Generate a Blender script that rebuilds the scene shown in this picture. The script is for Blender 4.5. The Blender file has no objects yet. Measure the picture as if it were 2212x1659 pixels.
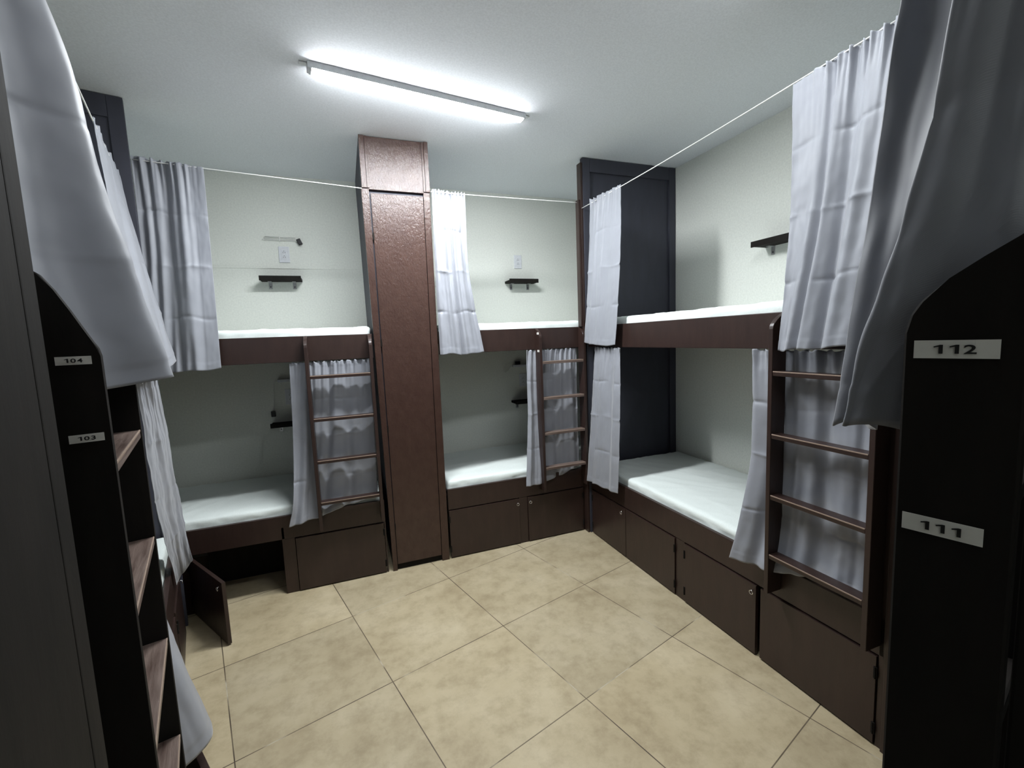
import bpy, bmesh, math, random
from mathutils import Vector, Matrix, noise

# ------------------------------------------------------------------ camera, world, light level
SC = bpy.context.scene
COL = SC.collection
PI = math.pi
YAW, PITCH, ROLL, FPX = 0.35659, 0.104689, -0.040892, 950.9
CAM = Vector((0, 0, 1.5))
fw = Vector((math.sin(YAW)*math.cos(PITCH), math.cos(YAW)*math.cos(PITCH), -math.sin(PITCH)))
rt = Vector((math.cos(YAW), -math.sin(YAW), 0))
up = rt.cross(fw)
rt, up = math.cos(ROLL)*rt + math.sin(ROLL)*up, -math.sin(ROLL)*rt + math.cos(ROLL)*up
cd = bpy.data.cameras.new('camera')
cd.sensor_width = 36.0
cd.lens = 36.0*FPX/2212.0
cd.clip_start = 0.01
cam = bpy.data.objects.new('camera', cd)
COL.objects.link(cam)
cam.matrix_world = Matrix(((rt.x, up.x, -fw.x, CAM.x), (rt.y, up.y, -fw.y, CAM.y), (rt.z, up.z, -fw.z, CAM.z), (0, 0, 0, 1)))
SC.camera = cam
w = bpy.data.worlds.new('world')
SC.world = w
w.use_nodes = True
w.node_tree.nodes['Background'].inputs[0].default_value = (0.75, 0.85, 1.0, 1)
w.node_tree.nodes['Background'].inputs[1].default_value = 0.02
SC.view_settings.view_transform = 'Standard'
SC.view_settings.look = 'None'
SC.view_settings.exposure = 0.0
SC.view_settings.gamma = 1.0
SC.view_settings.use_curve_mapping = False
LAMP_STRENGTH, LAMP2_STRENGTH, LAMP3_STRENGTH = 350.0, 85.0, 21.0

# ------------------------------------------------------------------ geometry frames of the room
CEIL = 2.735
YB = 2.886                      # front plane of the back bunks
XR = 1.66                       # front plane of the right bunk
XW, YW = 2.455, 3.70            # right and back walls
A = math.radians(14.8)          # the left and near rows stand askew
OL = Vector((-0.965, 2.886, 0)); eL = Vector((math.sin(A), -math.cos(A), 0)); nL = Vector((math.cos(A), math.sin(A), 0))
P0 = Vector((0.38, 0.2005, 0)); eN = Vector((math.cos(A), math.sin(A), 0)); nN = Vector((-math.sin(A), math.cos(A), 0))
def LP(s, d, z): return OL + eL*s + nL*d + Vector((0, 0, z))
def NP(s, d, z): return P0 + eN*s + nN*d + Vector((0, 0, z))

# ------------------------------------------------------------------ materials
def nodes_of(name):
    m = bpy.data.materials.new(name); m.use_nodes = True
    nt = m.node_tree; b = nt.nodes['Principled BSDF']
    return m, nt, b
def N(nt, kind, **k):
    n = nt.nodes.new(kind)
    for a_, v in k.items(): setattr(n, a_, v)
    return n
def ramp(nt, src, stops):
    r = N(nt, 'ShaderNodeValToRGB')
    e = r.color_ramp.elements
    while len(e) < len(stops): e.new(0.5)
    for i, (p, c) in enumerate(stops):
        e[i].position = p; e[i].color = (*c, 1)
    nt.links.new(src, r.inputs[0]); return r.outputs[0]
def noise_tex(nt, scale, detail=4, rough=0.55, stretch=(1, 1, 1)):
    tc = N(nt, 'ShaderNodeTexCoord'); mp = N(nt, 'ShaderNodeMapping')
    mp.inputs['Scale'].default_value = stretch
    nt.links.new(tc.outputs['Object'], mp.inputs[0])
    t = N(nt, 'ShaderNodeTexNoise'); t.inputs['Scale'].default_value = scale
    t.inputs['Detail'].default_value = detail; t.inputs['Roughness'].default_value = rough
    nt.links.new(mp.outputs[0], t.inputs['Vector'])
    return t.outputs['Fac']
def bump(nt, b, src, strength, dist=0.002):
    n = N(nt, 'ShaderNodeBump'); n.inputs['Strength'].default_value = strength; n.inputs['Distance'].default_value = dist
    nt.links.new(src, n.inputs['Height']); nt.links.new(n.outputs[0], b.inputs['Normal'])
def wood(name, c1, c2, rough, bstr, stretch=(1, 1, .25), scale=22, dist=.0015):
    m, nt, b = nodes_of(name)
    f = noise_tex(nt, scale, 6, .6, stretch)
    nt.links.new(ramp(nt, f, [(.3, c1), (.7, c2)]), b.inputs['Base Color'])
    f2 = noise_tex(nt, scale*4, 5, .65, stretch)
    r = N(nt, 'ShaderNodeMapRange'); r.inputs[3].default_value = rough-.07; r.inputs[4].default_value = rough+.1
    nt.links.new(f2, r.inputs[0]); nt.links.new(r.outputs[0], b.inputs['Roughness'])
    bump(nt, b, f2, bstr, dist)
    return m
def plain(name, c, rough=.5, metal=0.0, bscale=None, bstr=.1):
    m, nt, b = nodes_of(name)
    f = noise_tex(nt, bscale or 60, 3)
    nt.links.new(ramp(nt, f, [(.3, tuple(x*.94 for x in c)), (.7, tuple(min(1, x*1.05) for x in c))]), b.inputs['Base Color'])
    b.inputs['Roughness'].default_value = rough; b.inputs['Metallic'].default_value = metal
    if bscale: bump(nt, b, f, bstr, .001)
    return m
M = {}
M['brown'] = wood('brown gloss paint', (.025, .0135, .011), (.036, .0195, .0158), .36, .35)
M['tower'] = wood('brown brushed gloss paint', (.042, .021, .016), (.056, .029, .022), .22, 1.0, (1, 1, .6), 24, .0028)
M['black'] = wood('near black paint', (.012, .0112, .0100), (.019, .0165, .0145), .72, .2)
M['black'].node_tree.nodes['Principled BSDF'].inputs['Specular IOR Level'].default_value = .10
M['slate'] = wood('slate blue black paint', (.036, .037, .052), (.044, .046, .064), .6, .1)
M['grain'] = wood('worn brown tread', (.06, .035, .027), (.22, .165, .14), .38, .5, (.3, 3, 3), 20)
M['edge'] = plain('worn pale edge', (.30, .22, .17), .5)
M['wall'] = plain('white wall paint', (.80, .82, .76), .75, 0, 90, .05)
M['ceil'] = plain('ceiling paint', (.84, .87, .91), .85, 0, 120, .03)
M['sheet'] = plain('white fitted sheet', (.80, .86, .83), .85, 0, 260, .35)
M['rope'] = plain('white cord', (.85, .85, .82), .7)
M['plate'] = plain('white outlet plastic', (.72, .74, .77), .35)
M['dark'] = plain('black slot plastic', (.012, .012, .014), .4)
M['steel'] = plain('zinc steel', (.55, .55, .55), .35, .9)
M['chrome'] = plain('ring steel', (.75, .75, .75), .2, 1.0)
M['sticker'] = plain('off white sticker', (.80, .79, .74), .6)
M['ink'] = plain('black print', (.012, .012, .012), .6)
M['alu'] = plain('white lamp housing', (.7, .72, .75), .4)

def fabric(name, c):
    m, nt, b = nodes_of(name)
    f = noise_tex(nt, 14, 4)
    nt.links.new(ramp(nt, f, [(.3, tuple(x*.95 for x in c)), (.7, c)]), b.inputs['Base Color'])
    b.inputs['Roughness'].default_value = .52
    b.inputs['Sheen Weight'].default_value = .35
    b.inputs['Sheen Roughness'].default_value = .4
    tc = N(nt, 'ShaderNodeTexCoord'); wv = N(nt, 'ShaderNodeTexWave')
    wv.inputs['Scale'].default_value = 420; wv.inputs['Distortion'].default_value = 1.0
    wv.bands_direction = 'DIAGONAL'
    nt.links.new(tc.outputs['Object'], wv.inputs['Vector'])
    bump(nt, b, wv.outputs['Fac'], .06, .0006)
    return m
M['cloth'] = fabric('grey curtain satin', (.30, .312, .348))

def floor_mat():
    m, nt, b = nodes_of('beige concrete tiles')
    tc = N(nt, 'ShaderNodeTexCoord'); mp = N(nt, 'ShaderNodeMapping')
    mp.vector_type = 'TEXTURE'
    mp.inputs['Location'].default_value = (.664, 2.062, 0)
    mp.inputs['Rotation'].default_value = (0, 0, math.radians(15.5))
    nt.links.new(tc.outputs['Object'], mp.inputs[0])
    br = N(nt, 'ShaderNodeTexBrick'); br.offset = 0; br.squash = 1
    br.inputs['Scale'].default_value = 1; br.inputs['Brick Width'].default_value = .6; br.inputs['Row Height'].default_value = .6
    br.inputs['Mortar Size'].default_value = .0022; br.inputs['Mortar Smooth'].default_value = .2
    nt.links.new(mp.outputs[0], br.inputs['Vector'])
    f1 = noise_tex(nt, 2.6, 8, .62); f2 = noise_tex(nt, 11, 6, .7)
    c1 = ramp(nt, f1, [(.30, (.41, .335, .210)), (.5, (.50, .42, .275)), (.72, (.60, .515, .36))])
    c2 = ramp(nt, f2, [(.32, (.74, .72, .69)), (.55, (.97, .97, .97)), (.70, (1.0, 1.0, 1.0))])
    mx = N(nt, 'ShaderNodeMix', data_type='RGBA', blend_type='MULTIPLY'); mx.inputs[0].default_value = .8
    nt.links.new(c1, mx.inputs[6]); nt.links.new(c2, mx.inputs[7])
    # each tile a slightly different tone
    br.inputs['Color1'].default_value = (.90, .90, .90, 1); br.inputs['Color2'].default_value = (1.06, 1.05, 1.03, 1)
    br.inputs['Mortar'].default_value = (.5, .46, .4, 1)
    m2 = N(nt, 'ShaderNodeMix', data_type='RGBA', blend_type='MULTIPLY'); m2.inputs[0].default_value = 1
    nt.links.new(mx.outputs[2], m2.inputs[6]); nt.links.new(br.outputs['Color'], m2.inputs[7])
    # grout is patchy: pale in places, dark in others
    gc = ramp(nt, noise_tex(nt, 3.1, 3), [(.42, (.07, .052, .035)), (.56, (.16, .125, .08)), (.62, (.48, .43, .33))])
    m3 = N(nt, 'ShaderNodeMix', data_type='RGBA')
    nt.links.new(br.outputs['Fac'], m3.inputs[0]); nt.links.new(m2.outputs[2], m3.inputs[6]); nt.links.new(gc, m3.inputs[7])
    nt.links.new(m3.outputs[2], b.inputs['Base Color'])
    b.inputs['Roughness'].default_value = .55
    b.inputs['Specular IOR Level'].default_value = .35
    bump(nt, b, f2, .12, .001)
    return m
M['floor'] = floor_mat()
for key, k_ in (('glow', LAMP_STRENGTH), ('glow2', LAMP2_STRENGTH), ('glow3', LAMP3_STRENGTH)):
    mt = bpy.data.materials.new('glowing diffuser'); mt.use_nodes = True
    nt = mt.node_tree; nt.nodes.clear()
    em = nt.nodes.new('ShaderNodeEmission'); out = nt.nodes.new('ShaderNodeOutputMaterial')
    em.inputs[0].default_value = (.93, .97, 1.0, 1); em.inputs[1].default_value = k_
    nt.links.new(em.outputs[0], out.inputs[0]); M[key] = mt

# ------------------------------------------------------------------ mesh helpers
def obj(name, bm, mat, parent=None, smooth=False, loc=None):
    me = bpy.data.meshes.new(name)
    bmesh.ops.recalc_face_normals(bm, faces=bm.faces)
    bm.to_mesh(me); bm.free()
    me.materials.append(M[mat] if isinstance(mat, str) else mat)
    if smooth:
        for p in me.polygons: p.use_smooth = True
    o = bpy.data.objects.new(name, me); COL.objects.link(o)
    if parent: o.parent = parent
    if loc is not None: o.location = loc
    return o
def thing(name, label, cat, loc=(0, 0, 0), rz=0.0, group=None):
    o = bpy.data.objects.new(name, None); COL.objects.link(o)
    o.empty_display_size = .05
    o.location = loc; o.rotation_euler = (0, 0, rz)
    o['label'] = label; o['category'] = cat
    if group: o['group'] = group
    return o
def tag(o, label, cat, group=None):
    o['label'] = label; o['category'] = cat
    if group: o['group'] = group
    return o
def struct(name, bm, mat):
    o = obj(name, bm, mat); o['kind'] = 'structure'; return o
def box(bm, x0, x1, y0, y1, z0, z1, bev=0.0, topdx=(0, 0)):
    b2 = bmesh.new()
    vs = [b2.verts.new((x + (topdx[0 if x == x0 else 1] if z == z1 else 0), y, z)) for x in (x0, x1) for y in (y0, y1) for z in (z0, z1)]
    for f in ((0, 1, 3, 2), (4, 6, 7, 5), (0, 4, 5, 1), (2, 3, 7, 6), (0, 2, 6, 4), (1, 5, 7, 3)):
        b2.faces.new([vs[i] for i in f])
    if bev: bmesh.ops.bevel(b2, geom=b2.edges[:], offset=bev, segments=2, affect='EDGES', profile=.6)
    me = bpy.data.meshes.new('tmp'); b2.to_mesh(me); b2.free(); bm.from_mesh(me); bpy.data.meshes.remove(me)
    return bm
def bx(*a, **k): return box(bmesh.new(), *a, **k)
def tube(bm, pts, r, seg=8, cap=True):
    pts = [Vector(p) for p in pts]; rings = []
    prev = None
    for i, p in enumerate(pts):
        t = (pts[min(i+1, len(pts)-1)] - pts[max(i-1, 0)]).normalized()
        if prev is None:
            a_ = Vector((0, 0, 1)) if abs(t.z) < .9 else Vector((1, 0, 0))
            u_ = t.cross(a_).normalized()
        else: u_ = (prev - t*prev.dot(t)).normalized()
        prev = u_; v_ = t.cross(u_)
        rings.append([bm.verts.new(p + (u_*math.cos(2*PI*k/seg) + v_*math.sin(2*PI*k/seg))*r) for k in range(seg)])
    for a_, b_ in zip(rings, rings[1:]):
        for k in range(seg): bm.faces.new((a_[k], a_[(k+1) % seg], b_[(k+1) % seg], b_[k]))
    if cap:
        bm.faces.new(rings[0][::-1]); bm.faces.new(rings[-1])
    return bm
def tb(pts, r, seg=8): return tube(bmesh.new(), pts, r, seg)
def ring(bm, c, R, r, axis='y', n=20, m_=8, bmx=None):
    rr = []
    for i in range(n):
        a_ = 2*PI*i/n
        ca = Vector((math.cos(a_), 0, math.sin(a_))) if axis == 'y' else Vector((0, math.cos(a_), math.sin(a_)))
        ax = Vector((0, 1, 0)) if axis == 'y' else Vector((1, 0, 0))
        rr.append([bm.verts.new(Vector(c) + ca*(R + r*math.cos(2*PI*j/m_)) + ax*r*math.sin(2*PI*j/m_)) for j in range(m_)])
    for i in range(n):
        for j in range(m_):
            bm.faces.new((rr[i][j], rr[(i+1) % n][j], rr[(i+1) % n][(j+1) % m_], rr[i][(j+1) % m_]))
    return bm
def prism(bm, prof, x0, x1, bev=0):
    """profile of (y, z) extruded along x"""
    a_ = [bm.verts.new((x0, y, z)) for y, z in prof]; b_ = [bm.verts.new((x1, y, z)) for y, z in prof]
    n = len(prof)
    bm.faces.new(a_); bm.faces.new(b_[::-1])
    for i in range(n): bm.faces.new((a_[i], b_[i], b_[(i+1) % n], a_[(i+1) % n]))
    return bm

# ------------------------------------------------------------------ room shell
struct('floor', bx(-2.6, 2.6, -1.2, 3.85, -.06, 0), 'floor')
struct('ceiling', bx(-2.6, 2.6, -1.2, 3.85, CEIL, CEIL+.06), 'ceil')
struct('wall_back', bx(-2.6, 2.6, YW, YW+.08, 0, CEIL), 'wall')
struct('wall_right', bx(XW, XW+.08, -1.2, YW, 0, CEIL), 'wall')
def wall_between(name, p, q, t):
    bm = bmesh.new(); p = Vector(p); q = Vector(q); d = (q-p).normalized(); n = Vector((-d.y, d.x, 0))*t
    vs = [bm.verts.new(v) for v in (p, q, q+n, p+n)]; vt = [bm.verts.new(v.co + Vector((0, 0, CEIL))) for v in vs]
    bm.faces.new(vs[::-1]); bm.faces.new(vt)
    for i in range(4): bm.faces.new((vs[i], vs[(i+1) % 4], vt[(i+1) % 4], vt[i]))
    return struct(name, bm, 'wall')
wall_between('wall_left', LP(-1.06, -.83, 0), LP(3.95, -.83, 0), -.08)
wall_between('wall_near', NP(-1.6, -.90, 0), NP(2.35, -.90, 0), -.08)
t1 = struct('trim_1', bx(-1.95, .14, YW-.004, YW, 2.074, 2.084, .0015), 'wall')   # the plaster seam across the back wall

# ------------------------------------------------------------------ bunks
Z_BASE, Z_RAIL, Z_UP0, Z_UP1 = .345, .488, 1.41, 1.56
DEPTH = .79
def hinge(parent, x, z, y=-.003):
    bm = bx(x-.006, x+.006, y-.002, y+.001, z-.022, z+.022, .0008)
    tube(bm, [(x, y-.003, z-.022), (x, y-.003, z+.022)], .0028, 8)
    return obj('hinge', bm, 'black', parent)
def eye_ring(parent, x, z, y=-.012):
    bm = ring(bmesh.new(), (x, y, z), .009, .0017, 'y')
    tube(bm, [(x, y+.001, z+.009), (x, y+.014, z+.009)], .0016, 6)
    return obj('padlock_eye', bm, 'chrome', parent, smooth=True)
def cab_door(parent, x0, x1, hinge_side='l', eye=None, ang=0.0, z0=.008, z1=None, mat='brown'):
    z1 = z1 or Z_BASE-.006
    hx = x0 if hinge_side == 'l' else x1
    d = obj('cabinet_door', bx(x0-hx, x1-hx, -.006, .012, z0, z1, .0015), mat, parent, loc=(hx, 0, 0))
    d.rotation_euler = (0, 0, ang)
    for z in (z0+.06, z1-.06): hinge(d, .0 + (.001 if hinge_side == 'l' else -.001), z, -.006)
    if eye is not None: eye_ring(d, eye-hx, z1-.035, -.018)
    return d
def bunk(name, label, loc, rz, x0, x1, posts, mat='brown', back=DEPTH, open_bay=None, upper_x0=None, ends=(), group=None, slats=True):
    t = thing(name, label, 'bunk bed', loc, rz, group)
    ux0 = x0 if upper_x0 is None else upper_x0
    # guard boards
    obj('upper_rail', bx(ux0, x1, 0, .022, Z_UP0, Z_UP1, .003), mat, t)
    obj('upper_platform', bx(ux0, x1, .023, back, 1.478, 1.496), mat, t)
    obj('lower_rail', bx(x0, x1, 0, .022, Z_BASE, Z_RAIL, .003), mat, t)
    obj('lower_platform', bx(x0, x1, .023, back, .425, .441), mat, t)
    for (a_, b_) in posts:
        obj('post', bx(a_, b_, .001, .03, 0, Z_BASE-.001, .0015), mat, t)
    for (a_, b_, z0, z1) in ends:
        obj('end_panel', bx(a_, b_, .0, back, z0, z1, .002), mat, t)
    return t
def mattress(label, loc, rz, x0, x1, y0, y1, z0, z1, seed, group='white mattresses'):
    bm = bmesh.new(); nx, ny, nz = 90, 40, 8
    r = .022
    cx_, cy_, cz_ = (x0+x1)/2, (y0+y1)/2, (z0+z1)/2; hx, hy, hz = (x1-x0)/2, (y1-y0)/2, (z1-z0)/2
    vd = {}
    def vert(i, j, k):
        key = (i, j, k)
        if key in vd: return vd[key]
        p = Vector((cx_ + hx*(2*i/nx-1), cy_ + hy*(2*j/ny-1), cz_ + hz*(2*k/nz-1)))
        q = Vector((max(x0+r, min(x1-r, p.x)), max(y0+r, min(y1-r, p.y)), max(z0+r, min(z1-r, p.z))))
        dv = p-q
        if dv.length > 1e-9:
            nn = dv.normalized(); p = q + nn*r
        else: nn = Vector((0, 0, 1))
        side = 1.0 if k < nz else 0.35
        # creases of the stretched sheet: fine on the side, faint on the top
        a1 = noise.noise(Vector((p.x*26 + p.z*30, p.y*8, p.z*34 + seed)))
        a2 = noise.noise(Vector((p.x*7 + seed, p.y*7, p.z*9)))
        rg = 1-abs(noise.noise(Vector((p.x*6-p.y*9, p.y*5+seed, 3.1))))*6
        p = p + nn*(a1*.0062*side + a2*.003 + max(0, rg)*.0034*(1.5-side) + noise.noise(Vector((p.x*55+p.z*70, p.y*30, p.z*60+seed)))*.0022*side)
        vd[key] = bm.verts.new(p); return vd[key]
    for k in (0, nz):
        for i in range(nx):
            for j in range(ny): bm.faces.new((vert(i, j, k), vert(i+1, j, k), vert(i+1, j+1, k), vert(i, j+1, k)))
    for j in (0, ny):
        for i in range(nx):
            for k in range(nz): bm.faces.new((vert(i, j, k), vert(i+1, j, k), vert(i+1, j, k+1), vert(i, j, k+1)))
    for i in (0, nx):
        for j in range(ny):
            for k in range(nz): bm.faces.new((vert(i, j, k), vert(i, j+1, k), vert(i, j+1, k+1), vert(i, j, k+1)))
    o = obj('mattress', bm, 'sheet', smooth=True)
    o.location = loc; o.rotation_euler = (0, 0, rz)
    return tag(o, label, 'mattress', group)
MU, ML = (1.497, 1.606), (.442, .538)

def ladder(label, loc, rz, width, top=((0, -.068), (.003, -.055), (.008, -.046), (.022, -.032), (.038, -.020), (.054, -.011)), group='bunk ladders', tread='brown', depth=.078, t=.019, screws=False):
    """local x along the bed, y=0 on the rails, negative y into the room"""
    L = thing('bunk_ladder', label, 'ladder', loc, rz, group)
    R = .055
    for sx in (0, width-t):
        prof = [(-.001, .385), (-depth, .385)] + [(-depth+a_, Z_UP1+b_) for a_, b_ in top] + [(-.001, Z_UP1+top[-1][1]+.012)]
        bm = prism(bmesh.new(), prof, sx, sx+t)
        bmesh.ops.bevel(bm, geom=bm.edges[:], offset=.0015, segments=1, affect='EDGES')
        st = obj('stile', bm, 'brown' if not screws else 'black', L)
        if screws:
            for z in (1.30, 1.045, .79, .535):
                for yy in (-.018, -.052):
                    s_ = ring(bmesh.new(), ((sx if sx else width-t)+(-.0002 if sx == 0 else -.0004), yy, z), .003, .0009, 'x', 12, 6)
                    obj('screw', s_, 'steel', st, smooth=True)
    for z in (1.325, 1.07, .815, .560):
        rb = obj('rung', bx(t, width-t, -depth+.002, -.022, z-.019, z, .003), tread, L)
        obj('worn_edge', bx(t+.002, width-t-.002, -depth+.0012, -depth+.0040, z-.004, z+.0006, .0008), 'edge', rb)
    return L

# built-in font digits as thin meshes
def digits(text, w_, h_):
    bm = bmesh.new(); x = 0.0; out = []
    for ch in text:
        if ch == '1':        # a stem with a slanted flag
            pts = [(.30, 0), (.46, 0), (.46, .72), (.34, .72), (.10, .60), (.10, .50), (.30, .57)]
            b2 = bmesh.new(); f = b2.faces.new([b2.verts.new((a_, b_, 0)) for a_, b_ in pts])
            r_ = bmesh.ops.extrude_face_region(b2, geom=[f])
            for v in [g for g in r_['geom'] if isinstance(g, bmesh.types.BMVert)]: v.co.z += .02
            me = bpy.data.meshes.new('tmp'); b2.to_mesh(me); b2.free(); wd_ = .62
        else:
            cu = bpy.data.curves.new('digits', 'FONT'); cu.body = ch; cu.extrude = .01; cu.offset = .018
            to = bpy.data.objects.new('digits_tmp', cu); COL.objects.link(to)
            dg = bpy.context.evaluated_depsgraph_get(); me = bpy.data.meshes.new_from_object(to.evaluated_get(dg))
            bpy.data.objects.remove(to); bpy.data.curves.remove(cu)
            wd_ = max(v.co.x for v in me.vertices) + .10
        for v in me.vertices: v.co.x += x
        x += wd_; bm.from_mesh(me); bpy.data.meshes.remove(me)
    me = bpy.data.meshes.new('digits'); bm.to_mesh(me); bm.free()
    xs = [v.co.x for v in me.vertices]; ys = [v.co.y for v in me.vertices]
    x0_, x1_, y0_, y1_ = min(xs), max(xs), min(ys), max(ys)
    for v in me.vertices:
        v.co = Vector(((v.co.x-(x0_+x1_)/2)/(x1_-x0_)*w_, (v.co.y-(y0_+y1_)/2)/(y1_-y0_)*h_, v.co.z*.02))
    me.materials.append(M['ink'])
    return me
def sticker(parent, text, centre, ux, uy, w_, h_, tw=.5, th=.5, dx=0.0):
    """ux, uy: unit directions of the writing and its height, in the parent's frame"""
    ux = Vector(ux); uy = Vector(uy); n_ = ux.cross(uy)
    bm = bmesh.new(); c = Vector(centre)
    random.seed(text)
    k = .0006
    corners = [(-.5, -.5), (.5, -.5), (.5, .5), (-.5, .5)]
    lo = [bm.verts.new(c + ux*a_*w_ + uy*b_*h_) for a_, b_ in corners]
    hi = [bm.verts.new(v.co + n_*k) for v in lo]
    bm.faces.new(lo[::-1]); bm.faces.new(hi)
    for i in range(4): bm.faces.new((lo[i], lo[(i+1) % 4], hi[(i+1) % 4], hi[i]))
    s_ = obj('number_sticker', bm, 'sticker', parent)
    if text:
        me = digits(text, w_*tw, h_*th)
        o = bpy.data.objects.new('printed_number', me); COL.objects.link(o); o.parent = s_
        o.matrix_local = Matrix(((ux.x, uy.x, n_.x, 0), (ux.y, uy.y, n_.y, 0), (ux.z, uy.z, n_.z, 0), (0, 0, 0, 1)))
        o.location = c + n_*.0009 + ux*dx*w_
    return s_

# --- back left bunk
BL = bunk('bunk_bed', 'dark brown double bunk left of the tall wardrobe, with one open under-bed bay',
          (0, YB, 0), 0, -1.66, .158, [(-.445, -.376), (.150, .158)], ends=[(-.446, -.43, 0, .42)])
d_open = cab_door(BL, -.92, -.445, 'l', eye=-.475, ang=math.radians(-57.5), z1=.337)
cab_door(BL, -.372, .146, 'r', eye=None)
obj('post', bx(-1.2, -.925, .001, .03, 0, Z_BASE-.001), 'brown', BL)
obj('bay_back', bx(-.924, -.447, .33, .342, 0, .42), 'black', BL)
# --- back right bunk
BR = bunk('bunk_bed', 'dark brown double bunk between the tall wardrobe and the right back corner',
          (0, YB, 0), 0, .575, 2.44, [(1.094, 1.158), (1.618, 1.66)])
cab_door(BR, .577, 1.092, 'l', eye=1.078)
cab_door(BR, 1.160, 1.616, 'r', eye=1.176)
# --- right bunk
RR = -PI/2
def RX(y): return YB - y          # local x of a world y for the right row
RB = bunk('bunk_bed', 'long dark brown double bunk built along the right wall',
          (XR, YB, 0), RR, RX(2.825), RX(.885), [(RX(1.914), RX(1.846)), (RX(2.825), RX(2.81))], back=.785, ends=[(RX(.902), RX(.884), 0, 1.409)])
cab_door(RB, RX(2.805), RX(2.387), 'l', eye=RX(2.42))
cab_door(RB, RX(2.383), RX(1.918), 'r')
cab_door(RB, RX(1.842), RX(1.390), 'l', eye=RX(1.405))
cab_door(RB, RX(1.366), RX(.905), 'r')
# --- left bunk (local x = -s, +y into the bed)
RL = math.radians(104.8)
LB = bunk('bunk_bed', 'dark double bunk along the left wall, hidden behind the 104 ladder',
          tuple(OL), RL, -2.26, -.125, [(-.20, -.125), (-.66, -.63), (-1.14, -1.12), (-1.66, -1.63), (-2.26, -2.17)], back=.80)
cab_door(LB, -.628, -.202, 'l', eye=-.235)
cab_door(LB, -1.118, -.662, 'r')
cab_door(LB, -1.628, -1.142, 'r', ang=math.radians(13))
cab_door(LB, -2.168, -1.662, 'r')
# --- near bunk on the right of the entry
RN = math.radians(-165.2)
NB = bunk('bunk_bed', 'near black double bunk right beside the camera behind the ladder numbered 112',
          tuple(NP(0, -.062, 0)), RN, -1.25, -.022, [(-.1, -.022)], mat='black', back=.80, ends=[(-.0215, -.0205, 0, 1.57)])
cab_door(NB, -.62, -.11, 'l', mat='black')
cab_door(NB, -1.20, -.63, 'r', mat='black')

# --- mattresses
mattress('white mattress on the upper back bunk left of the wardrobe', (0, YB, 0), 0, -1.64, .15, .026, .80, *MU, 1)
mattress('white mattress on the lower back bunk left of the wardrobe, above the open bay', (0, YB, 0), 0, -1.64, .145, .026, .80, *ML, 2)
mattress('white mattress on the upper back bunk right of the wardrobe', (0, YB, 0), 0, .585, 2.44, .026, .80, *MU, 3)
mattress('white mattress on the lower back bunk right of the wardrobe', (0, YB, 0), 0, .585, 2.44, .026, .80, *ML, 4)
mattress('white sheeted mattress on the upper bunk along the right wall', (XR, YB, 0), RR, RX(2.80), RX(.91), .026, .785, *MU, 5)
mattress('wide white mattress on the lower bunk along the right wall', (XR, YB, 0), RR, RX(2.80), RX(.91), .026, .785, *ML, 6)
mattress('white mattress on the lower bunk along the left wall, a sliver beside the ladder', tuple(OL), RL, -2.22, -.14, .026, .80, *ML, 7)
mattress('mattress on the upper bunk along the left wall, behind the curtains', tuple(OL), RL, -2.22, -.14, .026, .80, *MU, 8)

# --- tall wardrobe tower between the back bunks
W = thing('wardrobe', 'tall narrow glossy brown wardrobe standing between the two back bunks', 'wardrobe', (0, YB, 0), 0)
obj('carcass', bx(.190, .560, .012, .80, 0, CEIL-.002, .002, topdx=(-.028, .008)), 'slate', W)
obj('post', bx(.186, .214, -.008, .03, 0, 2.43, .002, topdx=(-.028, -.012)), 'tower', W)
obj('post', bx(.512, .562, -.008, .03, 0, 2.43, .002, topdx=(.018, .008)), 'tower', W)
obj('upper_post', bx(.162, .192, -.016, .03, 2.431, CEIL-.002, .002), 'tower', W)
obj('upper_post', bx(.546, .572, -.016, .03, 2.431, CEIL-.002, .002), 'tower', W)
obj('head_panel', bx(.193, .545, -.006, .02, 2.425, CEIL-.003, .002), 'tower', W)
obj('inner_strip', bx(.193, .207, -.013, .0, 2.432, CEIL-.004, .002), 'tower', W)
obj('inner_strip', bx(.531, .545, -.013, .0, 2.432, CEIL-.004, .002), 'tower', W)
wd = obj('wardrobe_door', bx(.217, .509, -.006, .014, .042, 2.405, .002, topdx=(-.006, .018)), 'tower', W)
for z in (.30, .95, 1.50, 2.15): hinge(wd, .2155-.006*(z/2.4), z, -.004)
obj('plinth', bx(.215, .511, .010, .03, 0, .040), 'black', W)

# --- dark partition panel at the far end of the right bunk
P = thing('partition_panel', 'full height dark slate panel with raised frame closing the far end of the right bunk', 'panel', (0, 2.825, 0), 0)
obj('core_panel', bx(1.70, XW-.010, .016, .032, 0, CEIL-.003), 'slate', P)
obj('frame_stile', bx(1.645, 1.70, -.002, .036, 0, CEIL-.003, .002), 'slate', P)
obj('frame_stile', bx(XW-.062, XW-.004, -.002, .036, 0, CEIL-.003, .002), 'slate', P)
obj('frame_rail', bx(1.701, XW-.063, -.001, .034, 2.64, CEIL-.004, .002), 'slate', P)
obj('frame_post', bx(1.628, 1.6445, .004, .056, 0, 2.70, .002), 'brown', P)
obj('frame_strip', bx(1.612, 1.6275, .012, .056, 1.56, 2.45, .002), 'brown', P)

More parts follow.
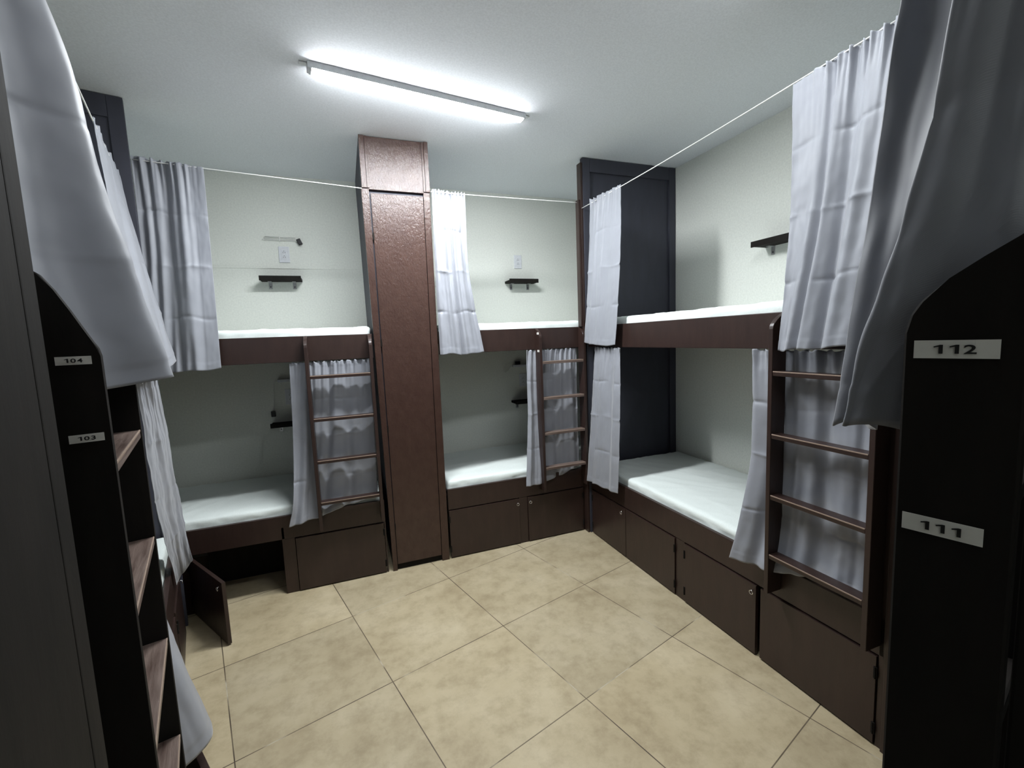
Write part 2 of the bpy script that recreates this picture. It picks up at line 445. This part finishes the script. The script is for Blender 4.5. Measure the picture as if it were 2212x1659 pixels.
# --- left row end panel and the corner behind it
P2 = thing('partition_panel', 'dark slate panel rising to the ceiling above the left curtains', 'panel', tuple(OL), RL)
obj('core_panel', bx(-.115, -.095, .05, .815, 0, CEIL-.003), 'slate', P2)
obj('frame_stile', bx(-.122, -.088, -.012, .05, 0, CEIL-.003, .002), 'slate', P2)
obj('frame_rail', bx(-.122, -.1155, .051, .80, 2.63, CEIL-.004, .002), 'slate', P2)
obj('frame_strip', bx(-.0875, -.07, -.008, .05, 1.6, 2.685, .002), 'slate', P2)

# --- wardrobe towers near the camera
T1 = thing('wardrobe', 'near black worn plywood wardrobe tower filling the left edge of the photo', 'wardrobe', tuple(OL), RL)
obj('carcass', bx(-3.05, -2.274, -.034, .79, 0, CEIL-.002, .002), 'black', T1)
obj('post', bx(-2.33, -2.273, -.046, -.0345, 0, CEIL-.003, .0025), 'black', T1)
obj('wardrobe_door', bx(-2.98, -2.3315, -.0455, -.0345, .05, 2.45, .001), 'black', T1)
obj('post', bx(-3.05, -2.99, -.046, -.0345, 0, CEIL-.003, .0025), 'black', T1)
T2 = thing('wardrobe', 'dark corner wardrobe tower between the right bunk and the near bunk', 'wardrobe', (XR, YB, 0), RR)
obj('carcass', bx(RX(.882), RX(.52), .004, .785, 0, CEIL-.002, .002), 'brown', T2)
obj('post', bx(RX(.880), RX(.845), -.010, .0035, 0, CEIL-.003, .002), 'brown', T2)
obj('wardrobe_door', bx(RX(.843), RX(.56), -.008, .0035, .05, 2.45, .002), 'brown', T2)

# --- ladders
L1 = ladder('dark brown wooden ladder on the back left bunk, against the tall wardrobe', (-.228, YB-.001, 0), 0, .378)
L2 = ladder('brown wooden ladder on the back right bunk near the room corner', (1.262, YB-.001, 0), 0, .365, tread='grain')
L3 = ladder('large dark brown wooden ladder on the right bunk in front of grey curtains', (XR-.001, 1.292, 0), RR, .395)
L4 = ladder('near black wooden ladder with worn treads carrying stickers 104 and 103', tuple(LP(2.115, .001, 0)), RL, .405, tread='grain', screws=True, depth=.072, top=((0, -.062), (.002, -.050), (.008, -.038), (.016, -.020), (.027, .006), (.042, .038), (.055, .060)))
L5 = ladder('near black wooden ladder carrying stickers 112 and 111 at the right edge', tuple(NP(.405, -.061, 0)), RN, .405, tread='black', depth=.061, screws=True)
# stickers: L4's near stile face looks along local -x ; L5's likewise towards +x (local x max)
sticker(L4, '104', (-.0006, -.0415, 1.4925), (0, -1, 0), (0, 0, 1), .040, .0125)
sticker(L4, '103', (-.0006, -.0440, 1.3735), (0, -1, 0), (0, 0, 1), .040, .0125)
sticker(L5, '112', (.4056, -.0340, 1.480), (0, 1, 0), (0, 0, 1), .042, .0125)
sticker(L5, '111', (.4056, -.0355, 1.353), (0, 1, 0), (0, 0, 1), .042, .0125)
for z, tx in ((1.522, '0'), (1.400, '0')):
    s_ = sticker(L2, '', (-.0006, -.055, z), (0, -1, 0), (0, 0, 1), .034, .0145)
    obj('printed_number', bx(-.0016, -.0013, -.060, -.050, z-.0012, z+.0012), 'ink', s_)

# --- ceiling lamps: the one in view, its twin just above the frame, and one over the entry aisle
def tube_lamp(label, p0, p1, mat, group='ceiling tube lamps'):
    p0 = Vector(p0); p1 = Vector(p1)
    ang = math.atan2(p1.y-p0.y, p1.x-p0.x); Ln = (p1-p0).length
    t = thing('ceiling_lamp', label, 'lamp', (p0.x, p0.y, CEIL), ang, group)
    obj('housing', bx(-.012, Ln+.012, -.0262, .0262, -.0293, -.001, .002), 'alu', t)
    prof = [(.0258, -.0295), (.0256, -.0312), (.015, -.0345), (-.015, -.0345), (-.0256, -.0312), (-.0258, -.0295)]
    obj('diffuser', prism(bmesh.new(), prof, .006, Ln-.006), mat, t, smooth=False)
    for x in (-.004, Ln-.004): obj('end_cap', prism(bmesh.new(), [(y*1.06, -.001 if z > -.030 else z*1.04) for y, z in prof], x, x+.008), 'alu', t)
    for x in (-.045, Ln+.013): obj('mounting_tab', bx(x, x+.032, -.010, .010, -.007, -.001, .001), 'steel', t)
    return t
tube_lamp('long glowing white tube lamp fixed to the ceiling in front of the tall wardrobe', (-.055, 2.238, 0), (1.017, 2.398, 0), 'glow')
tube_lamp('second white tube lamp on the ceiling above the camera, out of the picture', (.42, 1.00, 0), (1.49, 1.16, 0), 'glow2')
tube_lamp('short tube lamp on the ceiling of the entry aisle behind the camera', NP(-.75, -.62, 0), NP(-.12, -.62, 0), 'glow3')

# --- shelves, outlets, small lamps, cords
def shelf(label, x, y, z, rz=0, width=.27, group='small wall shelves'):
    """x,y,z: middle of the wall edge of the board's underside"""
    t = thing('wall_shelf', label, 'shelf', (x, y, z), rz, group)
    obj('board', bx(-width/2, width/2, -.115, -.001, 0, .020, .002), 'black', t)
    obj('lip', bx(-width/2, width/2, -.122, -.1155, -.004, .030, .0015), 'black', t)
    for s_ in (-1, 1):
        cx_ = s_*(width/2-.055)
        bm = bx(cx_-.012, cx_+.012, -.0035, -.0008, -.052, -.0005, .001)
        box(bm, cx_-.012, cx_+.012, -.05, -.001, -.003, -.0005, .0008)
        br_ = obj('bracket', bm, 'steel', t)
        obj('screw', ring(bmesh.new(), (cx_, -.0042, -.036), .0022, .0022, 'y', 10, 6), 'dark', br_)
    return t
def outlet(label, x, y, z, rz=0, group='double wall outlets'):
    t = thing('wall_outlet', label, 'outlet', (x, y, z), rz, group)
    pl = obj('cover_plate', bx(-.036, .036, -.007, -.0005, -.058, .058, .0025), 'plate', t)
    ins = obj('socket_insert', bx(-.0175, .0175, -.0092, -.0071, -.034, .034, .001), 'plate', t)
    for dz in (-.019, .015):
        bm = bmesh.new()
        box(bm, -.0075, -.0050, -.0097, -.0093, dz-.006, dz+.003)
        box(bm, .0050, .0075, -.0097, -.0093, dz-.006, dz+.003)
        tube(bm, [(0, -.0093, dz+.009), (0, -.0098, dz+.009)], .0024, 10)
        obj('socket_slots', bm, 'dark', ins)
    return t
shelf('black wall shelf on two zinc brackets above the upper back left mattress', -.400, YW, 1.978)
shelf('black wall shelf on two zinc brackets above the upper back right mattress', 1.485, YW, 1.972)
shelf('black wall shelf in the lower back left bunk, half behind the curtain', -.42, YW, .918)
shelf('black wall shelf in the lower back right bunk, half behind the curtain', 1.50, YW, .918)
shelf('black wall shelf on the right wall, cut off by the grey curtain', XW, 1.905, 1.985, RR)
outlet('white double outlet above the shelf on the upper back left wall', -.372, YW, 2.177)
outlet('white double outlet above the shelf on the upper back right wall', 1.478, YW, 2.163)
outlet('white double outlet half behind the curtain in the lower back left bunk', -.418, YW, 1.125)
outlet('white double outlet in the lower back right bunk', 1.485, YW, 1.115)

def plug(parent, x, y, z, tilt=0.0, name='plug'):
    pg = obj(name, bx(-.0145, .0145, -.012, .012, -.021, .021, .003), 'dark', parent, loc=(x, y, z)); pg.rotation_euler = (0, tilt, 0)
    for s_ in (-1, 1): obj('prong', bx(s_*.0065-.0007, s_*.0065+.0007, -.003, .003, -.038, -.021), 'steel', pg)
    return pg
c1 = thing('power_cord', 'thin white folded cord with a black two-prong plug above the upper left outlet', 'cord', (-.39, YW, 2.29), 0)
pts = []
for k in range(4):
    zz = .012 - k*.0085
    seg_ = [(-.098 - .008*(k % 2), -.006, zz), (0, -.008, zz+.002*math.sin(k*2)), (.103, -.006, zz-.001)]
    pts += seg_ if k % 2 == 0 else seg_[::-1]
pts += [(-.112, -.006, -.006), (-.118, -.006, -.012)]
obj('cord', tb(pts, .0021, 6), 'rope', c1, smooth=True)
obj('tie', bx(-.006, .000, -.011, -.003, -.022, .020, .001), 'rope', c1)
plug(c1, .128, -.014, -.020, math.radians(-24))
c2 = thing('bed_lamp', 'slim unlit white tube lamp with hanging cord in the lower back left bunk', 'lamp', (-.37, YW, 1.25), 0, 'slim bed lamps')
obj('tube_body', bx(-.125, .125, -.030, -.001, -.010, .010, .003), 'alu', c2)
obj('cord', tb([(-.125, -.012, 0), (-.148, -.012, -.004), (-.155, -.012, -.03), (-.158, -.012, -.12), (-.163, -.012, -.20), (-.170, -.014, -.222)], .0022, 6), 'rope', c2, smooth=True)
plug(c2, -.172, -.016, -.245)
c3 = thing('bed_lamp', 'slim unlit white tube lamp with a looped cord in the lower back right bunk', 'lamp', (1.50, YW, 1.247), 0, 'slim bed lamps')
obj('tube_body', bx(-.115, .115, -.030, -.001, -.010, .010, .003), 'alu', c3)
obj('cord', tb([(-.115, -.012, 0), (-.14, -.012, -.010), (-.155, -.012, -.035), (-.185, -.012, -.053), (-.207, -.012, -.040), (-.20, -.012, -.015), (-.165, -.012, .010), (-.125, -.012, .025), (-.088, -.012, .026)], .0021, 6), 'rope', c3, smooth=True)
pg = obj('plug', bx(-.088, -.044, -.028, -.004, .0105, .040, .003), 'dark', c3)

# ------------------------------------------------------------------ curtain cords and curtains
def cord(label, a_, b_, sag=.006, r=.0026):
    a_, b_ = Vector(a_), Vector(b_)
    n = 14
    pts = [a_.lerp(b_, i/n) - Vector((0, 0, sag*4*(i/n)*(1-i/n))) for i in range(n+1)]
    return tag(obj('hanging_wire', tb(pts, r, 8), 'rope', smooth=True), label, 'wire', 'taut white curtain wires')
def cr(p, t):
    """catmull-rom through list p of vectors, t in 0..1"""
    n = len(p)-1; x = min(max(t, 0), 1)*n; i = min(int(x), n-1); f = x-i
    a_ = p[i-1] if i > 0 else p[i]*2-p[i+1]
    d_ = p[i+2] if i+2 <= n else p[i+1]*2-p[i]
    b_, c_ = p[i], p[i+1]
    return .5*((2*b_) + (c_-a_)*f + (2*a_-5*b_+4*c_-d_)*f*f + (3*b_-a_-3*c_+d_)*f**3)
def curtain(label, rows, seed, folds=(), gather=0.006, ng=9, broad=.012, nb=2.2, crease=.004, nu=120, nv=150, flat=None, vfold=None, hang='upper', flip=1, noisec=.004, cg=1.7):
    """rows: list of (v, [points]) from top (v=0) to hem (v=1); folds: (u, width, depth, v0) tucks"""
    rnd = random.Random(seed); crease *= cg
    vs_ = [r_[0] for r_ in rows]; rows = [[Vector(p) for p in r_[1]] for r_ in rows]
    ph = [rnd.uniform(0, 6.28) for _ in range(8)]
    def base(u, v):
        cols = [cr(r_, u) for r_ in rows]
        for k in range(len(vs_)-1):
            if v <= vs_[k+1] or k == len(vs_)-2:
                f = (v-vs_[k])/(vs_[k+1]-vs_[k]); return cr(cols, (k+f)/(len(cols)-1))
    bm = bmesh.new(); g = []
    for j in range(nv+1):
        v = j/nv; row = []
        # the pleats wander sideways a little on their way down
        for i in range(nu+1):
            u = i/nu
            p = base(u, v)
            du = base(min(u+.02, 1), v) - base(max(u-.02, 0), v); du.z = 0
            if du.length < 1e-6: du = Vector((1, 0, 0))
            n_ = Vector((du.y, -du.x, 0)).normalized()*flip
            uw = u + .02*math.sin(v*3+ph[5]) * math.sin(PI*u)
            w0 = flat(u) if flat else 1.0
            d = 0
            d += gather*w0*math.exp(-v/.10)*(math.sin(2*PI*ng*uw+ph[0]+2*math.sin(5*uw+ph[4]))+.5*math.sin(2*PI*ng*1.9*uw+ph[1]))
            env = .35+.65*min(1, v*2.2)
            d += broad*w0*env*(math.sin(2*PI*nb*uw+ph[2]+.6*v)*.6 + .55*math.sin(2*PI*nb*1.83*uw+ph[3]-.8*v) + .25*math.sin(2*PI*nb*3.1*uw+ph[6]+1.1*v))
            for (fu, fwid, fd, slope) in folds:
                x = (u-(fu+slope*v))/fwid
                d += fd*math.exp(-x*x)*(.5+.5*v)
            # packaging creases: horizontal ridges and a vertical one
            for k, vc in enumerate((.24, .49, .74)):
                vv = v - vc - .006*math.sin(9*u+ph[k]) 
                d += crease*(math.exp(-abs(vv)/.006)*(1 if k % 2 else -1)*(.6+.4*math.sin(7*u+ph[k+2])))
                d += crease*.6*math.exp(-abs(vv)/.03)*math.sin(13*u+ph[k])
            d += noisec*noise.noise(Vector((u*5+seed, v*7, seed*1.7))) + noisec*.3*noise.noise(Vector((u*15, v*22+seed, 1)))
            hem = .0012 if v > .965 or v < .03 else 0
            q = p + n_*(d+hem)
            q.z += .004*w0*math.exp(-v/.015)*math.sin(2*PI*ng*1.3*uw+ph[1]) + (.004*math.sin(2*PI*nb*uw+ph[2])*(1 if v > .97 else v*v))
            row.append(bm.verts.new(q))
        g.append(row)
    for j in range(nv):
        for i in range(nu): bm.faces.new((g[j][i], g[j][i+1], g[j+1][i+1], g[j+1][i]))
    o = obj('curtain', bm, 'cloth', smooth=True)
    sm = o.modifiers.new('thickness', 'SOLIDIFY'); sm.thickness = .0016; sm.offset = 0
    return tag(o, label, 'curtain', 'grey bunk curtains')

yw = YB-.026
yl, xl = YB+.010, XR+.010     # the lower curtains hang right under the upper rails
cord('white cord across the top of the back left bunk, ending at the wardrobe', (-.965, yw, 2.480), (.160, yw, 2.422), 0)
cord('white cord across the top of the back right bunk', (.574, yw, 2.432), (1.627, yw, 2.436), .002)
cord('white cord running along the top of the right bunk towards the camera', (1.632, 2.825, 2.388), (1.632, .886, 2.408), .012)
cord('white cord along the top of the left bunk beside the left curtains', LP(.13, -.035, 2.345), LP(2.273, -.035, 2.345), .004)
cord('cord holding the big dark curtain beside the camera', NP(.02, -.045, 2.405), NP(1.27, -.045, 2.405), .004)

# back left, upper: gathered at its left, plain at its right
curtain('grey curtain on the back left upper bunk, left of the pale wall',
        [(0, [(-.945, yw, 2.500), (-.84, yw, 2.488), (-.73, yw, 2.476), (-.636, yw, 2.468)]),
         (.5, [(-.955, yw-.01, 1.94), (-.85, yw-.02, 1.94), (-.74, yw-.02, 1.935), (-.645, yw, 1.93)]),
         (1, [(-1.02, yw-.02, 1.392), (-.88, yw-.035, 1.392), (-.76, yw-.03, 1.390), (-.652, yw-.012, 1.396)])],
        11, folds=[(.2, .05, -.03, .02), (.42, .05, -.03, .05), (.6, .06, .02, .06)], gather=.010, ng=8, broad=.014, nb=2.2, flat=lambda u: 1 if u < .6 else max(.12, 1-(u-.6)*4))
# left wall, upper, far
curtain('smooth grey curtain between the big left foreground curtain and the back left one',
        [(0, [LP(.80, -.035, 2.362), LP(.60, -.035, 2.360), LP(.38, -.035, 2.360), LP(.16, -.035, 2.362)]),
         (.5, [LP(1.00, .006, 1.88), LP(.78, .02, 1.88), LP(.56, .03, 1.88), LP(.30, .034, 1.90)]),
         (1, [LP(1.20, .036, 1.405), LP(.95, .060, 1.410), LP(.70, .085, 1.425), LP(.46, .112, 1.452)])],
        12, gather=.006, ng=7, broad=.006, nb=1.6, crease=.002, flip=-1)
# left wall, upper, near: big foreground curtain
curtain('large grey foreground curtain swinging out above the 104 ladder',
        [(0, [LP(2.262, -.035, 2.362), LP(2.16, -.035, 2.36), LP(2.06, -.035, 2.36), LP(1.96, -.035, 2.36), LP(1.90, -.035, 2.36), LP(1.62, -.035, 2.36), LP(1.45, -.035, 2.362)]),
         (.333, [LP(2.262, -.028, 2.05), LP(2.12, -.024, 2.05), LP(2.01, -.012, 2.05), LP(1.95, .050, 2.05), LP(1.88, .044, 2.05), LP(1.62, .005, 2.05), LP(1.45, -.015, 2.05)]),
         (.667, [LP(2.262, -.015, 1.74), LP(2.10, -.012, 1.74), LP(1.995, .015, 1.74), LP(1.95, .090, 1.74), LP(1.88, .086, 1.74), LP(1.62, .05, 1.74), LP(1.45, .02, 1.74)]),
         (1, [LP(2.080, -.005, 1.452), LP(2.040, .015, 1.442), LP(1.985, .065, 1.438), LP(1.95, .150, 1.446), LP(1.88, .140, 1.446), LP(1.66, .105, 1.446), LP(1.50, .07, 1.446)])],
        13, folds=[], gather=.003, ng=6, broad=.003, nb=1.1, crease=.0022, flip=-1, noisec=.005)
# back right, upper
curtain('pale grey curtain bunched against the right side of the tall wardrobe',
        [(0, [(.580, yw, 2.450), (.65, yw, 2.444), (.72, yw, 2.440), (.793, yw, 2.438)]),
         (.5, [(.572, yw-.01, 1.93), (.64, yw-.02, 1.93), (.72, yw-.02, 1.93), (.795, yw-.006, 1.93)]),
         (1, [(.572, yw-.014, 1.410), (.66, yw-.03, 1.408), (.76, yw-.03, 1.402), (.868, yw-.014, 1.415)])],
        14, folds=[(.56, .03, -.025, -.02)], gather=.009, ng=9, broad=.011, nb=2.3, crease=.005)
# right bunk, upper, far
xw = XR-.028
curtain('pale grey upper curtain in front of the slate panel at the far right',
        [(0, [(xw, 2.712, 2.412), (xw, 2.59, 2.405), (xw, 2.47, 2.400), (xw, 2.356, 2.398)]),
         (.5, [(xw-.01, 2.745, 1.92), (xw-.02, 2.63, 1.92), (xw-.02, 2.50, 1.92), (xw-.004, 2.365, 1.92)]),
         (1, [(xw-.02, 2.805, 1.452), (xw-.03, 2.68, 1.430), (xw-.03, 2.54, 1.424), (xw-.02, 2.405, 1.428)])],
        15, folds=[(.32, .04, .02, .03)], gather=.008, ng=7, broad=.012, nb=1.3, crease=.0035, flip=1, flat=lambda u: 1 if u < .55 else .45)
# right bunk, upper, near
curtain('wide grey curtain on the right upper bunk above the large ladder',
        [(0, [(xw, 1.252, 2.398), (xw, 1.13, 2.402), (xw, 1.02, 2.408), (xw, .895, 2.416)]),
         (.5, [(xw-.01, 1.243, 1.90), (xw-.02, 1.15, 1.90), (xw-.03, 1.05, 1.90), (xw-.03, .93, 1.90)]),
         (1, [(xw-.066, 1.236, 1.408), (xw-.070, 1.19, 1.410), (xw-.072, 1.09, 1.418), (xw-.066, .975, 1.424)])],
        16, folds=[(.42, .05, -.022, -.02), (.66, .05, -.02, 0)], gather=.010, ng=9, broad=.011, nb=2.0, crease=.0035, flat=lambda u: max(.15, min(1, (u-.15)*4)))
# near bunk: big dark foreground curtain
curtain('large dark grey foreground curtain hanging behind the 112 ladder stile',
        [(0, [NP(.125, -.030, 2.42), NP(.11, -.045, 2.42), NP(.065, -.052, 2.42), NP(.034, -.045, 2.42), NP(.034, -.052, 2.42), NP(.055, -.056, 2.42), NP(.30, -.05, 2.42), NP(.60, -.05, 2.42)]),
         (.66, [NP(.115, .043, 1.75), NP(.105, .010, 1.75), NP(.060, -.018, 1.75), NP(.031, -.012, 1.75), NP(.032, -.040, 1.75), NP(.055, -.056, 1.75), NP(.30, -.05, 1.75), NP(.60, -.05, 1.75)]),
         (1, [NP(.115, .078, 1.396), NP(.100, .045, 1.403), NP(.055, .028, 1.41), NP(.031, .045, 1.416), NP(.032, .010, 1.412), NP(.040, -.056, 1.41), NP(.30, -.056, 1.41), NP(.60, -.056, 1.41)])],
        17, folds=[], gather=.002, ng=9, broad=.0018, nb=4.0, crease=.001, nu=240, noisec=.007, flip=1)

# lower curtains
curtain('grey curtain hanging behind the ladder on the back left lower bunk',
        [(0, [(-.318, yl, 1.405), (-.17, yl, 1.404), (-.03, yl, 1.404), (.135, yl, 1.405)]),
         (.5, [(-.335, yl-.014, .94), (-.20, yl-.003, .94), (-.05, yl, .94), (.130, yl, .94)]),
         (.85, [(-.355, yw-.035, .60), (-.245, yl-.018, .60), (-.06, yl-.002, .60), (.125, yl-.002, .60)]),
         (1, [(-.392, yw-.04, .440), (-.255, yw-.010, .452), (-.08, yl-.014, .492), (.120, yl-.014, .530)])],
        21, folds=[(.28, .03, -.008, -.02)], gather=.008, ng=10, broad=.012, nb=2.6, crease=.003)
curtain('grey curtain on the back right lower bunk, hanging behind its ladder',
        [(0, [(1.195, yl, 1.405), (1.33, yl, 1.405), (1.47, yl, 1.405), (1.60, yl, 1.405)]),
         (.5, [(1.185, yl-.014, .94), (1.30, yl-.002, .94), (1.46, yl, .94), (1.600, yl, .94)]),
         (1, [(1.130, yw-.035, .440), (1.262, yw-.012, .440), (1.44, yl-.014, .470), (1.597, yl-.014, .515)])],
        22, folds=[(.2, .03, .008, .03)], gather=.008, ng=11, broad=.012, nb=2.7, crease=.003)
curtain('pale grey lower curtain at the far end of the right bunk',
        [(0, [(xw+.01, 2.712, 1.412), (xw, 2.60, 1.407), (xw, 2.49, 1.406), (xw, 2.381, 1.408)]),
         (.5, [(xw-.008, 2.75, .93), (xw-.02, 2.63, .93), (xw-.02, 2.51, .93), (xw-.008, 2.385, .93)]),
         (1, [(xw-.02, 2.815, .425), (xw-.03, 2.68, .432), (xw-.03, 2.54, .440), (xw-.02, 2.398, .446)])],
        23, folds=[(.3, .04, .018, .02)], gather=.008, ng=7, broad=.012, nb=1.4, crease=.0035)
curtain('wide grey curtain on the right lower bunk behind the large ladder',
        [(0, [(xl, 1.437, 1.406), (xl, 1.27, 1.405), (xl, 1.10, 1.405), (xl, .925, 1.405)]),
         (.5, [(xl-.012, 1.425, .94), (xl, 1.26, .94), (xl+.002, 1.10, .94), (xl, .935, .94)]),
         (.85, [(xw-.03, 1.44, .62), (xl-.016, 1.275, .63), (xl-.002, 1.10, .64), (xl-.002, .94, .63)]),
         (1, [(xw-.052, 1.465, .455), (xw-.012, 1.285, .470), (xl-.014, 1.10, .520), (xl-.014, .945, .530)])],
        24, folds=[(.42, .03, .010, .0), (.86, .03, .01, 0)], gather=.009, ng=9, broad=.015, nb=2.4, crease=.0035)
curtain('crumpled pale grey curtain on the left lower bunk beside the 103 ladder',
        [(0, [LP(1.06, .015, 1.402), LP(1.02, .034, 1.402), LP(.97, .048, 1.402), LP(.90, .060, 1.402)]),
         (.5, [LP(.83, .006, .90), LP(.73, .022, .90), LP(.63, .045, .90), LP(.54, .062, .90)]),
         (1, [LP(.49, .012, .405), LP(.475, .032, .44), LP(.485, .056, .47), LP(.50, .080, .505)])],
        25, gather=.003, ng=6, broad=.004, nb=1.7, crease=.002, flip=-1, noisec=.006)
curtain('grey curtain corner swinging out near the floor behind the 104 ladder',
        [(0, [LP(1.695, .012, 1.402), LP(1.67, .012, 1.402), LP(1.60, .012, 1.402), LP(1.45, .012, 1.402), LP(1.30, .012, 1.402)]),
         (.33, [LP(1.695, .012, 1.05), LP(1.67, .020, 1.05), LP(1.60, .025, 1.05), LP(1.45, .020, 1.05), LP(1.30, .012, 1.05)]),
         (.66, [LP(1.695, .010, .75), LP(1.665, .030, .75), LP(1.60, .056, .75), LP(1.45, .045, .75), LP(1.30, .018, .75)]),
         (1, [LP(1.695, .012, .428), LP(1.670, .070, .424), LP(1.60, .127, .424), LP(1.45, .105, .420), LP(1.30, .05, .420)])],
        26, gather=.003, ng=6, broad=.002, nb=1.2, crease=.001, flip=-1, noisec=.004)
